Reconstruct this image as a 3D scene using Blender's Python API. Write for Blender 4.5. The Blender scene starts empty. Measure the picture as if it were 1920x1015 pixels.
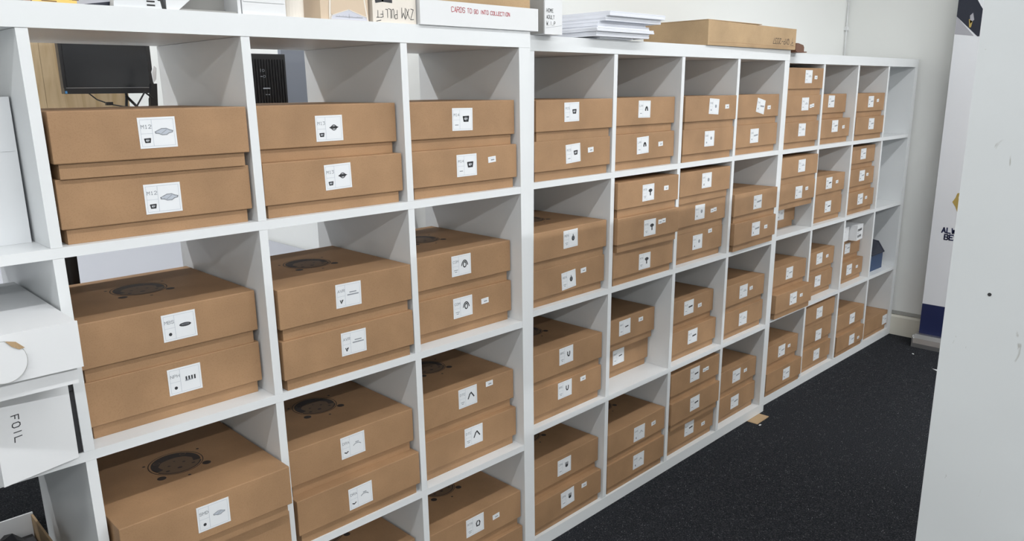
import bpy, bmesh, math, random
from mathutils import Vector, Matrix
from math import sin, cos, pi

random.seed(7)
scene = bpy.context.scene
COL = scene.collection

# ------------------------------------------------------------------ camera
YAW, PITCH, ROLL = 0.7742, 0.2412, -0.0113
CAMLOC = Vector((0.0386, -1.3729, 1.3323))
_right = Vector((cos(YAW), -sin(YAW), 0))
_fwd = Vector((sin(YAW) * cos(PITCH), cos(YAW) * cos(PITCH), -sin(PITCH)))
_up = Vector((sin(YAW) * sin(PITCH), cos(YAW) * sin(PITCH), cos(PITCH)))
_r2 = _right * cos(ROLL) + _up * sin(ROLL)
_u2 = -_right * sin(ROLL) + _up * cos(ROLL)
cd = bpy.data.cameras.new('camera')
cam = bpy.data.objects.new('camera', cd)
COL.objects.link(cam)
cam.matrix_world = Matrix(((_r2.x, _u2.x, -_fwd.x, CAMLOC.x), (_r2.y, _u2.y, -_fwd.y, CAMLOC.y),
                           (_r2.z, _u2.z, -_fwd.z, CAMLOC.z), (0, 0, 0, 1)))
cd.sensor_width = 36
cd.lens = 1459.96 / 1920 * 36
cd.shift_x = (960 - 957.18) / 1920
cd.shift_y = (526.58 - 507.5) / 1920
cd.clip_start = 0.02
scene.camera = cam

# ------------------------------------------------------------------ world, light, exposure
scene.view_settings.view_transform = 'Standard'
scene.view_settings.look = 'None'
scene.view_settings.gamma = 1
scene.view_settings.use_curve_mapping = False
scene.view_settings.exposure = -0.03
world = bpy.data.worlds.new('world')
scene.world = world
world.use_nodes = True
world.node_tree.nodes['Background'].inputs[0].default_value = (0.8, 0.9, 1.0, 1)
world.node_tree.nodes['Background'].inputs[1].default_value = 0.02

CEIL = 2.62
LIGHT_ROWS = [  # y, list of x centres, watts per tube
    (-0.95, (-0.7, 0.8, 2.3, 3.62), 9.8, (0.97, 0.985, 1.0)),
    (-3.1, (-0.9, 0.75, 2.4, 3.6), 40.0, (0.97, 0.985, 1.0)),
    (1.07, (-1.2, 0.5), 17.0, (0.96, 0.98, 1.0)),
    (2.9, (-1.2, 0.5), 14.0, (0.96, 0.98, 1.0)),
]
for (ly, xs, w, c) in LIGHT_ROWS:
    for lx in xs:
        ld = bpy.data.lights.new('tube_light', 'AREA')
        ld.shape = 'RECTANGLE'
        ld.size = 1.45
        ld.size_y = 0.05
        ld.energy = w
        ld.color = c
        lo = bpy.data.objects.new('tube_light', ld)
        lo.location = (lx, ly, 2.5)
        COL.objects.link(lo)

# ------------------------------------------------------------------ materials
def newmat(name):
    m = bpy.data.materials.new(name)
    m.use_nodes = True
    nt = m.node_tree
    return m, nt, nt.nodes['Principled BSDF']

def plain(name, col, rough=0.5, metal=0.0, spec=0.5, bump=0.0, bscale=200, emit=None):
    m, nt, b = newmat(name)
    b.inputs['Base Color'].default_value = (*col, 1)
    b.inputs['Roughness'].default_value = rough
    b.inputs['Metallic'].default_value = metal
    b.inputs['Specular IOR Level'].default_value = spec
    if emit:
        b.inputs['Emission Color'].default_value = (*emit, 1)
        b.inputs['Emission Strength'].default_value = 3.0
    if bump:
        tc = nt.nodes.new('ShaderNodeTexCoord')
        n = nt.nodes.new('ShaderNodeTexNoise'); n.inputs['Scale'].default_value = bscale
        bp = nt.nodes.new('ShaderNodeBump'); bp.inputs['Strength'].default_value = bump
        bp.inputs['Distance'].default_value = 0.001
        nt.links.new(tc.outputs['Object'], n.inputs['Vector'])
        nt.links.new(n.outputs['Fac'], bp.inputs['Height'])
        nt.links.new(bp.outputs['Normal'], b.inputs['Normal'])
    return m

def ramp(nt, stops):
    r = nt.nodes.new('ShaderNodeValToRGB')
    e = r.color_ramp.elements
    e[0].position, e[0].color = stops[0][0], (*stops[0][1], 1)
    e[1].position, e[1].color = stops[-1][0], (*stops[-1][1], 1)
    for p, c in stops[1:-1]:
        k = e.new(p); k.color = (*c, 1)
    return r

def kraft(name, base, var=0.12):
    m, nt, b = newmat(name)
    tc = nt.nodes.new('ShaderNodeTexCoord')
    oi = nt.nodes.new('ShaderNodeObjectInfo')
    add = nt.nodes.new('ShaderNodeVectorMath'); add.operation = 'ADD'
    nt.links.new(tc.outputs['Object'], add.inputs[0])
    nt.links.new(oi.outputs['Location'], add.inputs[1])
    n1 = nt.nodes.new('ShaderNodeTexNoise'); n1.inputs['Scale'].default_value = 9; n1.inputs['Detail'].default_value = 3
    n2 = nt.nodes.new('ShaderNodeTexNoise'); n2.inputs['Scale'].default_value = 420; n2.inputs['Detail'].default_value = 2
    nt.links.new(add.outputs[0], n1.inputs['Vector']); nt.links.new(add.outputs[0], n2.inputs['Vector'])
    lo = tuple(c * (1 - var) for c in base); hi = tuple(min(1, c * (1 + var)) for c in base)
    r1 = ramp(nt, [(0.3, lo), (0.7, hi)])
    nt.links.new(n1.outputs['Fac'], r1.inputs['Fac'])
    mx = nt.nodes.new('ShaderNodeMix'); mx.data_type = 'RGBA'; mx.blend_type = 'MULTIPLY'
    mx.inputs[0].default_value = 0.35
    r2 = ramp(nt, [(0.35, (0.80, 0.77, 0.72)), (0.5, (1, 1, 1))])
    nt.links.new(n2.outputs['Fac'], r2.inputs['Fac'])
    nt.links.new(r1.outputs['Color'], mx.inputs[6]); nt.links.new(r2.outputs['Color'], mx.inputs[7])
    nt.links.new(mx.outputs[2], b.inputs['Base Color'])
    b.inputs['Roughness'].default_value = 0.62
    b.inputs['Specular IOR Level'].default_value = 0.35
    bp = nt.nodes.new('ShaderNodeBump'); bp.inputs['Strength'].default_value = 0.15; bp.inputs['Distance'].default_value = 0.001
    nt.links.new(n1.outputs['Fac'], bp.inputs['Height'])
    nt.links.new(bp.outputs['Normal'], b.inputs['Normal'])
    return m

def laminate(name, col, scuff=False):
    m, nt, b = newmat(name)
    tc = nt.nodes.new('ShaderNodeTexCoord')
    n = nt.nodes.new('ShaderNodeTexNoise'); n.inputs['Scale'].default_value = 4
    nt.links.new(tc.outputs['Object'], n.inputs['Vector'])
    r = ramp(nt, [(0.3, tuple(c * 0.97 for c in col)), (0.7, col)])
    nt.links.new(n.outputs['Fac'], r.inputs['Fac'])
    out = r.outputs['Color']
    if scuff:
        mp = nt.nodes.new('ShaderNodeMapping'); mp.inputs['Scale'].default_value = (1, 26, 11)
        n3 = nt.nodes.new('ShaderNodeTexNoise'); n3.inputs['Scale'].default_value = 1.7; n3.inputs['Detail'].default_value = 4
        n3.inputs['Distortion'].default_value = 1.2
        nt.links.new(tc.outputs['Object'], mp.inputs['Vector']); nt.links.new(mp.outputs[0], n3.inputs['Vector'])
        r3 = ramp(nt, [(0.715, (1, 1, 1)), (0.78, (0.62, 0.60, 0.56))])
        nt.links.new(n3.outputs['Fac'], r3.inputs['Fac'])
        mx = nt.nodes.new('ShaderNodeMix'); mx.data_type = 'RGBA'; mx.blend_type = 'MULTIPLY'; mx.inputs[0].default_value = 1
        nt.links.new(out, mx.inputs[6]); nt.links.new(r3.outputs['Color'], mx.inputs[7])
        out = mx.outputs[2]
    nt.links.new(out, b.inputs['Base Color'])
    b.inputs['Roughness'].default_value = 0.38
    b.inputs['Specular IOR Level'].default_value = 0.4
    return m

def carpet():
    m, nt, b = newmat('charcoal_carpet')
    tc = nt.nodes.new('ShaderNodeTexCoord')
    n = nt.nodes.new('ShaderNodeTexNoise'); n.inputs['Scale'].default_value = 260; n.inputs['Detail'].default_value = 4
    n2 = nt.nodes.new('ShaderNodeTexVoronoi'); n2.inputs['Scale'].default_value = 150
    n3 = nt.nodes.new('ShaderNodeTexNoise'); n3.inputs['Scale'].default_value = 60; n3.inputs['Detail'].default_value = 3
    for k in (n, n2, n3): nt.links.new(tc.outputs['Object'], k.inputs['Vector'])
    r = ramp(nt, [(0.35, (0.010, 0.011, 0.014)), (0.55, (0.024, 0.026, 0.031)), (0.72, (0.070, 0.074, 0.082))])
    nt.links.new(n.outputs['Fac'], r.inputs['Fac'])
    r2 = ramp(nt, [(0.10, (1, 1, 1)), (0.24, (0, 0, 0))])
    nt.links.new(n2.outputs['Distance'], r2.inputs['Fac'])
    r3 = ramp(nt, [(0.50, (0, 0, 0)), (0.64, (1, 1, 1))])
    nt.links.new(n3.outputs['Fac'], r3.inputs['Fac'])
    mu = nt.nodes.new('ShaderNodeMath'); mu.operation = 'MULTIPLY'
    nt.links.new(r2.outputs['Color'], mu.inputs[0]); nt.links.new(r3.outputs['Color'], mu.inputs[1])
    mx = nt.nodes.new('ShaderNodeMix'); mx.data_type = 'RGBA'
    nt.links.new(mu.outputs[0], mx.inputs[0])
    nt.links.new(r.outputs['Color'], mx.inputs[6]); mx.inputs[7].default_value = (0.30, 0.31, 0.33, 1)
    nt.links.new(mx.outputs[2], b.inputs['Base Color'])
    b.inputs['Roughness'].default_value = 0.95
    b.inputs['Specular IOR Level'].default_value = 0.15
    bp = nt.nodes.new('ShaderNodeBump'); bp.inputs['Strength'].default_value = 0.9; bp.inputs['Distance'].default_value = 0.004
    nt.links.new(n.outputs['Fac'], bp.inputs['Height']); nt.links.new(bp.outputs['Normal'], b.inputs['Normal'])
    return m

def pine():
    m, nt, b = newmat('pine_wood')
    tc = nt.nodes.new('ShaderNodeTexCoord')
    mp = nt.nodes.new('ShaderNodeMapping'); mp.inputs['Scale'].default_value = (22, 22, 1.6)
    n = nt.nodes.new('ShaderNodeTexNoise'); n.inputs['Scale'].default_value = 1.4; n.inputs['Detail'].default_value = 5; n.inputs['Distortion'].default_value = 0.8
    nt.links.new(tc.outputs['Object'], mp.inputs['Vector']); nt.links.new(mp.outputs[0], n.inputs['Vector'])
    r = ramp(nt, [(0.35, (0.47, 0.33, 0.18)), (0.55, (0.62, 0.47, 0.29)), (0.7, (0.52, 0.37, 0.20))])
    nt.links.new(n.outputs['Fac'], r.inputs['Fac'])
    v = nt.nodes.new('ShaderNodeTexVoronoi'); v.inputs['Scale'].default_value = 7.5
    nt.links.new(tc.outputs['Object'], v.inputs['Vector'])
    r2 = ramp(nt, [(0.05, (0.28, 0.12, 0.05)), (0.12, (1, 1, 1))])
    nt.links.new(v.outputs['Distance'], r2.inputs['Fac'])
    mx = nt.nodes.new('ShaderNodeMix'); mx.data_type = 'RGBA'; mx.blend_type = 'MULTIPLY'; mx.inputs[0].default_value = 1
    nt.links.new(r.outputs['Color'], mx.inputs[6]); nt.links.new(r2.outputs['Color'], mx.inputs[7])
    nt.links.new(mx.outputs[2], b.inputs['Base Color'])
    b.inputs['Roughness'].default_value = 0.55
    return m

M = dict(
    kraft=kraft('kraft_cardboard', (0.385, 0.230, 0.122)),
    kraft_light=kraft('light_kraft_cardboard', (0.47, 0.325, 0.185)),
    white=laminate('white_laminate', (0.80, 0.82, 0.83)),
    scuffed=laminate('scuffed_white_laminate', (0.72, 0.75, 0.76), True),
    wall=plain('painted_wall', (0.86, 0.87, 0.85), 0.85, bump=0.15, bscale=60),
    warmwall=plain('cream_painted_wall', (0.70, 0.68, 0.60), 0.8, bump=0.1, bscale=60),
    ceiling=plain('ceiling_paint', (0.82, 0.82, 0.81), 0.9),
    carpet=carpet(), pine=pine(),
    paper=plain('white_label_paper', (0.82, 0.84, 0.86), 0.55),
    ink=plain('black_ink', (0.035, 0.037, 0.042), 0.6),
    greyink=plain('grey_ink', (0.30, 0.32, 0.35), 0.6),
    paleink=plain('pale_ink', (0.50, 0.54, 0.60), 0.6),
    stamp=plain('stamp_ink', (0.045, 0.035, 0.032), 0.6),
    stamp2=plain('faded_stamp_ink', (0.17, 0.11, 0.068), 0.6),
    red=plain('red_marker', (0.55, 0.05, 0.07), 0.6),
    whitecard=plain('white_card', (0.78, 0.79, 0.80), 0.6, bump=0.2, bscale=30),
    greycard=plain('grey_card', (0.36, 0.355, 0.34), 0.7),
    gloss=plain('glossy_white_wrap', (0.76, 0.78, 0.80), 0.25, bump=0.6, bscale=18),
    sheet=plain('paper_sheets', (0.80, 0.82, 0.88), 0.5),
    cream=plain('cream_card', (0.66, 0.52, 0.38), 0.4),
    creamedge=plain('pale_cream_card', (0.80, 0.74, 0.66), 0.4),
    black=plain('black_plastic', (0.012, 0.012, 0.014), 0.35),
    screen=plain('dark_screen', (0.010, 0.011, 0.014), 0.22),
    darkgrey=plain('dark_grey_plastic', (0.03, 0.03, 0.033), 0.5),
    navy=plain('navy_print', (0.012, 0.020, 0.085), 0.45),
    deepnavy=plain('deep_navy_print', (0.014, 0.018, 0.035), 0.45),
    bluebox=plain('blue_card', (0.02, 0.055, 0.14), 0.4),
    banner=plain('banner_vinyl', (0.84, 0.86, 0.90), 0.45),
    bannergrey=plain('banner_grey_print', (0.42, 0.42, 0.46), 0.45),
    gold=plain('gold_print', (0.50, 0.36, 0.10), 0.45),
    steel=plain('brushed_aluminium', (0.55, 0.55, 0.55), 0.35, metal=0.9),
    yellow=plain('yellow_card', (0.80, 0.56, 0.16), 0.6),
    brown=plain('brown_leatherette', (0.16, 0.075, 0.045), 0.5),
    pink=plain('tan_pink_card', (0.45, 0.27, 0.2), 0.6),
    lav=plain('lavender_card', (0.60, 0.61, 0.68), 0.5),
    bluesticker=plain('blue_sticker', (0.08, 0.30, 0.62), 0.4),
    tube=plain('diffuser', (0.9, 0.9, 0.9), 0.4, emit=(1, 0.98, 0.95)),
    screenfabric=plain('blue_grey_fabric', (0.27, 0.29, 0.34), 0.8),  # colour of wall in shade, for the added panel
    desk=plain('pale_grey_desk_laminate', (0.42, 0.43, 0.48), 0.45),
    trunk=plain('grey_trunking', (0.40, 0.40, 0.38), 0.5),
    foil=plain('crinkled_foil_film', (0.45, 0.47, 0.50), 0.22, metal=0.5, bump=1.0, bscale=40),
)

# ------------------------------------------------------------------ helpers
def tag(o, label=None, cat=None, group=None, kind=None):
    if label:
        n = len(label.split())
        assert 4 <= n <= 16 or not cat, (n, label)
        o['label'] = label
    if cat: o['category'] = cat
    if group: o['group'] = group
    if kind: o['kind'] = kind
    return o

def empty(name, loc, rz=0.0):
    o = bpy.data.objects.new(name, None)
    o.empty_display_size = 0.05
    COL.objects.link(o)
    o.location = loc
    o.rotation_euler = (0, 0, rz)
    return o

def link(name, me, parent=None, loc=None, rz=None):
    o = bpy.data.objects.new(name, me)
    COL.objects.link(o)
    if parent: o.parent = parent
    if loc: o.location = loc
    if rz is not None: o.rotation_euler = (0, 0, rz)
    return o

def finish(bm, name, mats, bevel=0.0, seg=2, smooth=False):
    if bevel:
        bmesh.ops.bevel(bm, geom=[e for e in bm.edges if len(e.link_faces) == 2 and e.calc_face_angle(0) > 0.5],
                        offset=bevel, segments=seg, affect='EDGES', profile=0.6)
    bmesh.ops.recalc_face_normals(bm, faces=bm.faces[:])
    me = bpy.data.meshes.new(name)
    bm.to_mesh(me); bm.free()
    if not isinstance(mats, (list, tuple)): mats = [mats]
    for m in mats: me.materials.append(m)
    if smooth:
        for p in me.polygons: p.use_smooth = True
    return me

def bbox(bm, x0, x1, y0, y1, z0, z1, mi=0):
    vs = [bm.verts.new(p) for p in ((x0, y0, z0), (x1, y0, z0), (x1, y1, z0), (x0, y1, z0),
                                    (x0, y0, z1), (x1, y0, z1), (x1, y1, z1), (x0, y1, z1))]
    for f in ((0, 3, 2, 1), (4, 5, 6, 7), (0, 1, 5, 4), (1, 2, 6, 5), (2, 3, 7, 6), (3, 0, 4, 7)):
        bm.faces.new([vs[i] for i in f]).material_index = mi
    return vs

def boxme(name, dims, mat, bevel=0.001, seg=2):
    bm = bmesh.new(); bbox(bm, *dims)
    return finish(bm, name, mat, bevel, seg)

def prism(bm, pts, y0, y1, mi=0):
    """polygon in xz extruded along y"""
    a = [bm.verts.new((p[0], y0, p[1])) for p in pts]
    b = [bm.verts.new((p[0], y1, p[1])) for p in pts]
    n = len(pts)
    bm.faces.new(a).material_index = mi
    bm.faces.new(b[::-1]).material_index = mi
    for i in range(n):
        bm.faces.new((a[i], b[i], b[(i + 1) % n], a[(i + 1) % n])).material_index = mi

def poly_xz(bm, pts, y, mi=0):
    bm.faces.new([bm.verts.new((p[0], y, p[1])) for p in pts]).material_index = mi

def ribbon(bm, pts, w, mi=0, y=0.0):
    for (x0, z0), (x1, z1) in zip(pts, pts[1:]):
        dx, dz = x1 - x0, z1 - z0
        L = math.hypot(dx, dz) or 1e-6
        nx, nz = -dz / L * w / 2, dx / L * w / 2
        ex, ez = dx / L * w * 0.35, dz / L * w * 0.35
        poly_xz(bm, [(x0 - nx - ex, z0 - nz - ez), (x1 - nx + ex, z1 - nz + ez), (x1 + nx + ex, z1 + nz + ez), (x0 + nx - ex, z0 + nz - ez)], y, mi)

def cyl(bm, p0, p1, r, n=12, mi=0, r1=None):
    p0, p1 = Vector(p0), Vector(p1)
    d = (p1 - p0).normalized()
    a = d.orthogonal().normalized(); b = d.cross(a)
    r1 = r if r1 is None else r1
    A = [bm.verts.new(p0 + (a * cos(2 * pi * i / n) + b * sin(2 * pi * i / n)) * r) for i in range(n)]
    B = [bm.verts.new(p1 + (a * cos(2 * pi * i / n) + b * sin(2 * pi * i / n)) * r1) for i in range(n)]
    for i in range(n):
        bm.faces.new((A[i], A[(i + 1) % n], B[(i + 1) % n], B[i])).material_index = mi
    bm.faces.new(A[::-1]).material_index = mi
    bm.faces.new(B).material_index = mi

def tube(bm, pts, r, n=8, mi=0):
    for a, b in zip(pts, pts[1:]):
        cyl(bm, a, b, r, n, mi)

def disc(bm, cx, cz, rx, rz, y, mi=0, n=20, a0=0, a1=2 * pi):
    poly_xz(bm, [(cx + rx * cos(a0 + (a1 - a0) * i / n), cz + rz * sin(a0 + (a1 - a0) * i / n)) for i in range(n)], y, mi)

def ring(bm, cx, cz, rx, rz, w, y, mi=0, n=24, a0=0, a1=2 * pi):
    ribbon(bm, [(cx + rx * cos(a0 + (a1 - a0) * i / n), cz + rz * sin(a0 + (a1 - a0) * i / n)) for i in range(n + 1)], w, mi, y)

GL = {'A': "0,0 2,6 4,0;1,2 3,2", 'B': "0,0 0,6 3,6 4,5 3,3 0,3;3,3 4,2 4,1 3,0 0,0", 'C': "4,5 3,6 1,6 0,5 0,1 1,0 3,0 4,1",
      'D': "0,0 0,6 2,6 4,4 4,2 2,0 0,0", 'E': "4,0 0,0 0,6 4,6;0,3 3,3", 'F': "0,0 0,6 4,6;0,3 3,3", 'G': "4,5 3,6 1,6 0,5 0,1 1,0 3,0 4,1 4,3 2,3",
      'H': "0,0 0,6;4,0 4,6;0,3 4,3", 'I': "2,0 2,6", 'K': "0,0 0,6;4,6 0,3 4,0", 'L': "0,6 0,0 4,0", 'M': "0,0 0,6 2,3 4,6 4,0", 'N': "0,0 0,6 4,0 4,6",
      'O': "1,0 0,1 0,5 1,6 3,6 4,5 4,1 3,0 1,0", 'P': "0,0 0,6 3,6 4,5 4,4 3,3 0,3", 'Q': "1,0 0,1 0,5 1,6 3,6 4,5 4,1 3,0 1,0;2,2 4,0",
      'R': "0,0 0,6 3,6 4,5 4,4 3,3 0,3;2,3 4,0", 'S': "0,1 1,0 3,0 4,1 4,2 3,3 1,3 0,4 0,5 1,6 3,6 4,5", 'T': "2,0 2,6;0,6 4,6",
      'U': "0,6 0,1 1,0 3,0 4,1 4,6", 'V': "0,6 2,0 4,6", 'W': "0,6 1,0 2,4 3,0 4,6", 'X': "0,0 4,6;0,6 4,0", 'Y': "0,6 2,3 4,6;2,3 2,0",
      'Z': "0,6 4,6 0,0 4,0", '0': "1,0 0,1 0,5 1,6 3,6 4,5 4,1 3,0 1,0", '1': "1,5 2,6 2,0;1,0 3,0", '2': "0,5 1,6 3,6 4,5 4,4 0,0 4,0",
      '3': "0,6 4,6 2,4 4,2 3,0 0,0", '4': "3,0 3,6 0,2 4,2", '5': "4,6 0,6 0,3 3,3 4,2 4,1 3,0 0,0", '7': "0,6 4,6 1,0", '-': "0,3 3,3", '.': "1,0 2,0", ' ': ""}

def text(bm, s, x, z, h, w=None, mi=0, y=0.0, adv=5.6, jit=0.0, flip=False, rnd=None, sx=1.0):
    """stroke lettering in the xz plane, left baseline at (x,z), cap height h"""
    w = w or h * 0.13
    k = h / 6
    total = (len(s) * adv - (adv - 4)) * k * sx
    for i, ch in enumerate(s):
        for st in GL.get(ch, "").split(';'):
            if not st: continue
            P = []
            for q in st.split():
                a, b = map(float, q.split(','))
                if jit: a += rnd.uniform(-jit, jit); b += rnd.uniform(-jit, jit)
                px, pz = (i * adv + a) * k * sx, b * k
                if flip: px, pz = total - px, h - pz
                P.append((x + px, z + pz))
            ribbon(bm, P, w, mi, y)
    return total

# ------------------------------------------------------------------ room
def struct(name, me, label=None):
    o = link(name, me); o['kind'] = 'structure'
    if label: o['label'] = label
    return o

RX0, RX1, RY0, RY1 = -2.6, 4.45, -4.6, 3.7
def floor_z(x): return -0.0026 * x
bm = bmesh.new()
v = [bm.verts.new(p) for p in ((RX0, RY0, floor_z(RX0)), (RX1, RY0, floor_z(RX1)), (RX1, RY1, floor_z(RX1)), (RX0, RY1, floor_z(RX0)))]
bm.faces.new(v)
w_ = [bm.verts.new((p.co.x, p.co.y, -0.12)) for p in v]
bm.faces.new(w_[::-1])
for i in range(4): bm.faces.new((v[i], w_[i], w_[(i + 1) % 4], v[(i + 1) % 4]))
struct('floor', finish(bm, 'floor', M['carpet']), 'charcoal flecked carpet')
struct('ceiling', boxme('ceiling', (RX0, RX1, RY0, RY1, CEIL, CEIL + .1), M['ceiling'], 0))
struct('wall_right', boxme('wall_right', (RX1, RX1 + .1, RY0, RY1, -.12, CEIL), M['wall'], 0), 'white painted end wall')
struct('wall_left', boxme('wall_left', (RX0 - .1, RX0, RY0, RY1, -.12, CEIL), M['wall'], 0))
struct('wall_front', boxme('wall_front', (RX0, RX1, RY0 - .1, RY0, -.12, CEIL), M['wall'], 0))
struct('wall_back', boxme('wall_back', (RX0, 1.52, RY1, RY1 + .1, -.12, CEIL), M['wall'], 0))
struct('wall_partition', boxme('wall_partition', (1.52, RX1, 0.51, 0.63, -.12, CEIL), M['wall'], 0), 'white wall behind the middle and far shelving units')
struct('wall_side', boxme('wall_side', (1.52, 1.64, 0.63, RY1, -.12, CEIL), M['wall'], 0))
# skirting and trunking along the end wall
bm = bmesh.new()
prism(bm, [(RX1 - .018, -.012), (RX1, -.012), (RX1, .100), (RX1 - .010, .100), (RX1 - .018, .090)], RY0, .49)
struct('baseboard_right', finish(bm, 'baseboard', M['warmwall']), 'cream skirting board')
bm = bmesh.new()
bbox(bm, RX1 - .006, RX1, RY0, .49, .104, .122)
struct('trim_1', finish(bm, 'trim', M['trunk'], .001), 'grey strip above the skirting board')
bm = bmesh.new()
bbox(bm, 1.53, RX1 - .02, .492, .51, -.012, .1)
struct('baseboard_back', finish(bm, 'baseboard', M['warmwall'], .001))

# ceiling battens (out of the frame)
for (ly, xs, w, c) in LIGHT_ROWS:
    for i, lx in enumerate(xs):
        r = empty('ceiling_light', (lx, ly, CEIL - .06))
        rown = {-0.95: 'aisle row over the shelf fronts', -3.1: 'row behind the camera', 1.07: 'row over the work bench', 2.9: 'rearmost row'}[ly]
        tag(r, 'white ceiling batten light, %s from the left in the %s' % (('first', 'second', 'third', 'fourth')[i], rown), 'light', 'ceiling battens')
        link('housing', boxme('housing', (-.76, .76, -.05, .05, 0, .06), M['white'], .004), r)
        bm = bmesh.new(); bbox(bm, -.74, .74, -.035, .035, -.02, -.0005)
        link('diffuser', finish(bm, 'diffuser', M['tube'], .004), r)

# cable in the corner
bm = bmesh.new()
tube(bm, [(4.438, .50, 1.35), (4.436, .502, 1.8), (4.441, .50, 2.3), (4.438, .502, CEIL)], .0035, 8)
o = link('corner_cable', finish(bm, 'cable', M['whitecard'], smooth=True))
tag(o, 'thin white cable running up the far room corner above the shelves', 'cable')
cbl = o
bm = bmesh.new(); bbox(bm, 4.424, 4.45, .494, .51, 1.622, 1.640)
link('clip', finish(bm, 'clip', M['whitecard'], .002), cbl)

# ------------------------------------------------------------------ cube shelving
T, t, C = .0385, .0170, .335
W = 2 * T + 4 * C + 3 * t
D = .39
def shelf_z(r): return T + (3 - r) * (C + t)
UNITS = [((0, 0, 0), 0.0, -.0075), ((1.4745, .0537, -.0034), .0153, .011), ((2.9655, .11, -.0106), 0.0, -.0041)]
G_ = .0003
def shear(me, k):
    for v in me.vertices: v.co.x += v.co.z * k
    return me

def shelf_unit(loc, rz, tilt, label, sidemat=None, group=None, full=False):
    root = empty('cube_shelf_unit', loc, rz)
    tag(root, label, 'shelving unit', group)
    wm = M['white']; bv = .0009
    xe = W - T - G_ if full else W
    link('top_panel', shear(boxme('top_panel', (0, xe, 0, D, W - T + G_, W), wm, bv), tilt), root)
    link('bottom_panel', shear(boxme('bottom_panel', (0, xe, 0, D, 0, T - G_), wm, bv), tilt), root)
    link('side_panel', shear(boxme('side_panel', (0, T, .0004, D, T, W - T), wm, bv), tilt), root)
    link('side_panel', shear(boxme('side_panel', (W - T, W, 0 if full else .0004, D, 0 if full else T, W if full else W - T), sidemat or wm, bv), tilt), root)
    for r in range(3):
        z = shelf_z(r)
        link('shelf', shear(boxme('shelf', (T + G_, W - T - G_, 0.0005, D, z - t, z), wm, bv), tilt), root)
    for r in range(4):
        z0 = shelf_z(r)
        for c in range(3):
            x0 = T + (c + 1) * C + c * t
            link('divider', shear(boxme('divider', (x0, x0 + t, .001, D, z0 + G_, z0 + C - G_), wm, bv), tilt), root)
    return root
UL = ['white four by four cube shelving unit nearest the camera, open at the back',
      'white four by four cube shelving unit in the middle of the row',
      'white four by four cube shelving unit farthest away, against the end wall']
U = [shelf_unit(l, a, k, UL[i]) for i, (l, a, k) in enumerate(UNITS)]
UD = shelf_unit((1.388 + W, -.998, -.006), pi, 0, 'scuffed white end panel of a shelving unit filling the right edge', M['scuffed'], full=True)
# screw holes in its end panel
for (yy, zz) in ((.06, 1.02), (.115, 1.45)):
    bm = bmesh.new(); cyl(bm, (0, 0, 0), (-.0006, 0, 0), .0028, 12)
    link('screw_hole', finish(bm, 'screw_hole', M['darkgrey']), UD, (W + .0006, yy, zz))

def u2w(u, x, y, z):
    (ox, oy, oz), th, tl = UNITS[u]
    x = x + z * tl
    return Vector((ox + x * cos(th) - y * sin(th), oy + x * sin(th) + y * cos(th), z + oz))

# ------------------------------------------------------------------ stock boxes
BW, BD, BH, LH = .324, .320, .106, .081
def lid_mesh(var):
    bm = bmesh.new()
    rnd = random.Random(var)
    x, y, th = BW / 2, BD, .0035
    # outer shell, open below, with wall thickness
    def q(a, b, c): return bm.verts.new((a, b, c))
    o_b = [q(-x, 0, BH - LH), q(x, 0, BH - LH), q(x, y, BH - LH), q(-x, y, BH - LH)]
    o_t = [q(-x, 0, BH), q(x, 0, BH), q(x, y, BH), q(-x, y, BH)]
    i_b = [q(-x + th, th, BH - LH), q(x - th, th, BH - LH), q(x - th, y - th, BH - LH), q(-x + th, y - th, BH - LH)]
    i_t = [q(-x + th, th, BH - th), q(x - th, th, BH - th), q(x - th, y - th, BH - th), q(-x + th, y - th, BH - th)]
    bm.faces.new(o_t)
    bm.faces.new(i_t[::-1])
    for i in range(4):
        j = (i + 1) % 4
        bm.faces.new((o_b[i], o_b[j], o_t[j], o_t[i]))
        bm.faces.new((i_b[j], i_b[i], i_t[i], i_t[j]))
        bm.faces.new((o_b[j], o_b[i], i_b[i], i_b[j]))
    bm.edges.ensure_lookup_table()
    es = [e for e in bm.edges if all(v in o_b + o_t for v in e.verts)]
    bmesh.ops.bevel(bm, geom=es, offset=.0016, segments=2, affect='EDGES', profile=.6)
    for v in bm.verts:   # tiny hand-folded irregularity
        s = v.co.z - (BH - LH)
        if s < .004:
            v.co.x *= 1 + rnd.uniform(0, .003)
            v.co.z += .0008 * sin(v.co.x * 23 + var)
    return finish(bm, 'lid', M['kraft'])
LIDS = [lid_mesh(i) for i in range(4)]
def base_mesh():
    bm = bmesh.new()
    x = BW / 2 - .0075
    bbox(bm, -x, x, .0065, BD - .0045, 0, BH - LH + .03)
    # corner flap seams on the sides of the tray front
    me = finish(bm, 'base', M['kraft'], .0015)
    return me
BASE = base_mesh()

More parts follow.
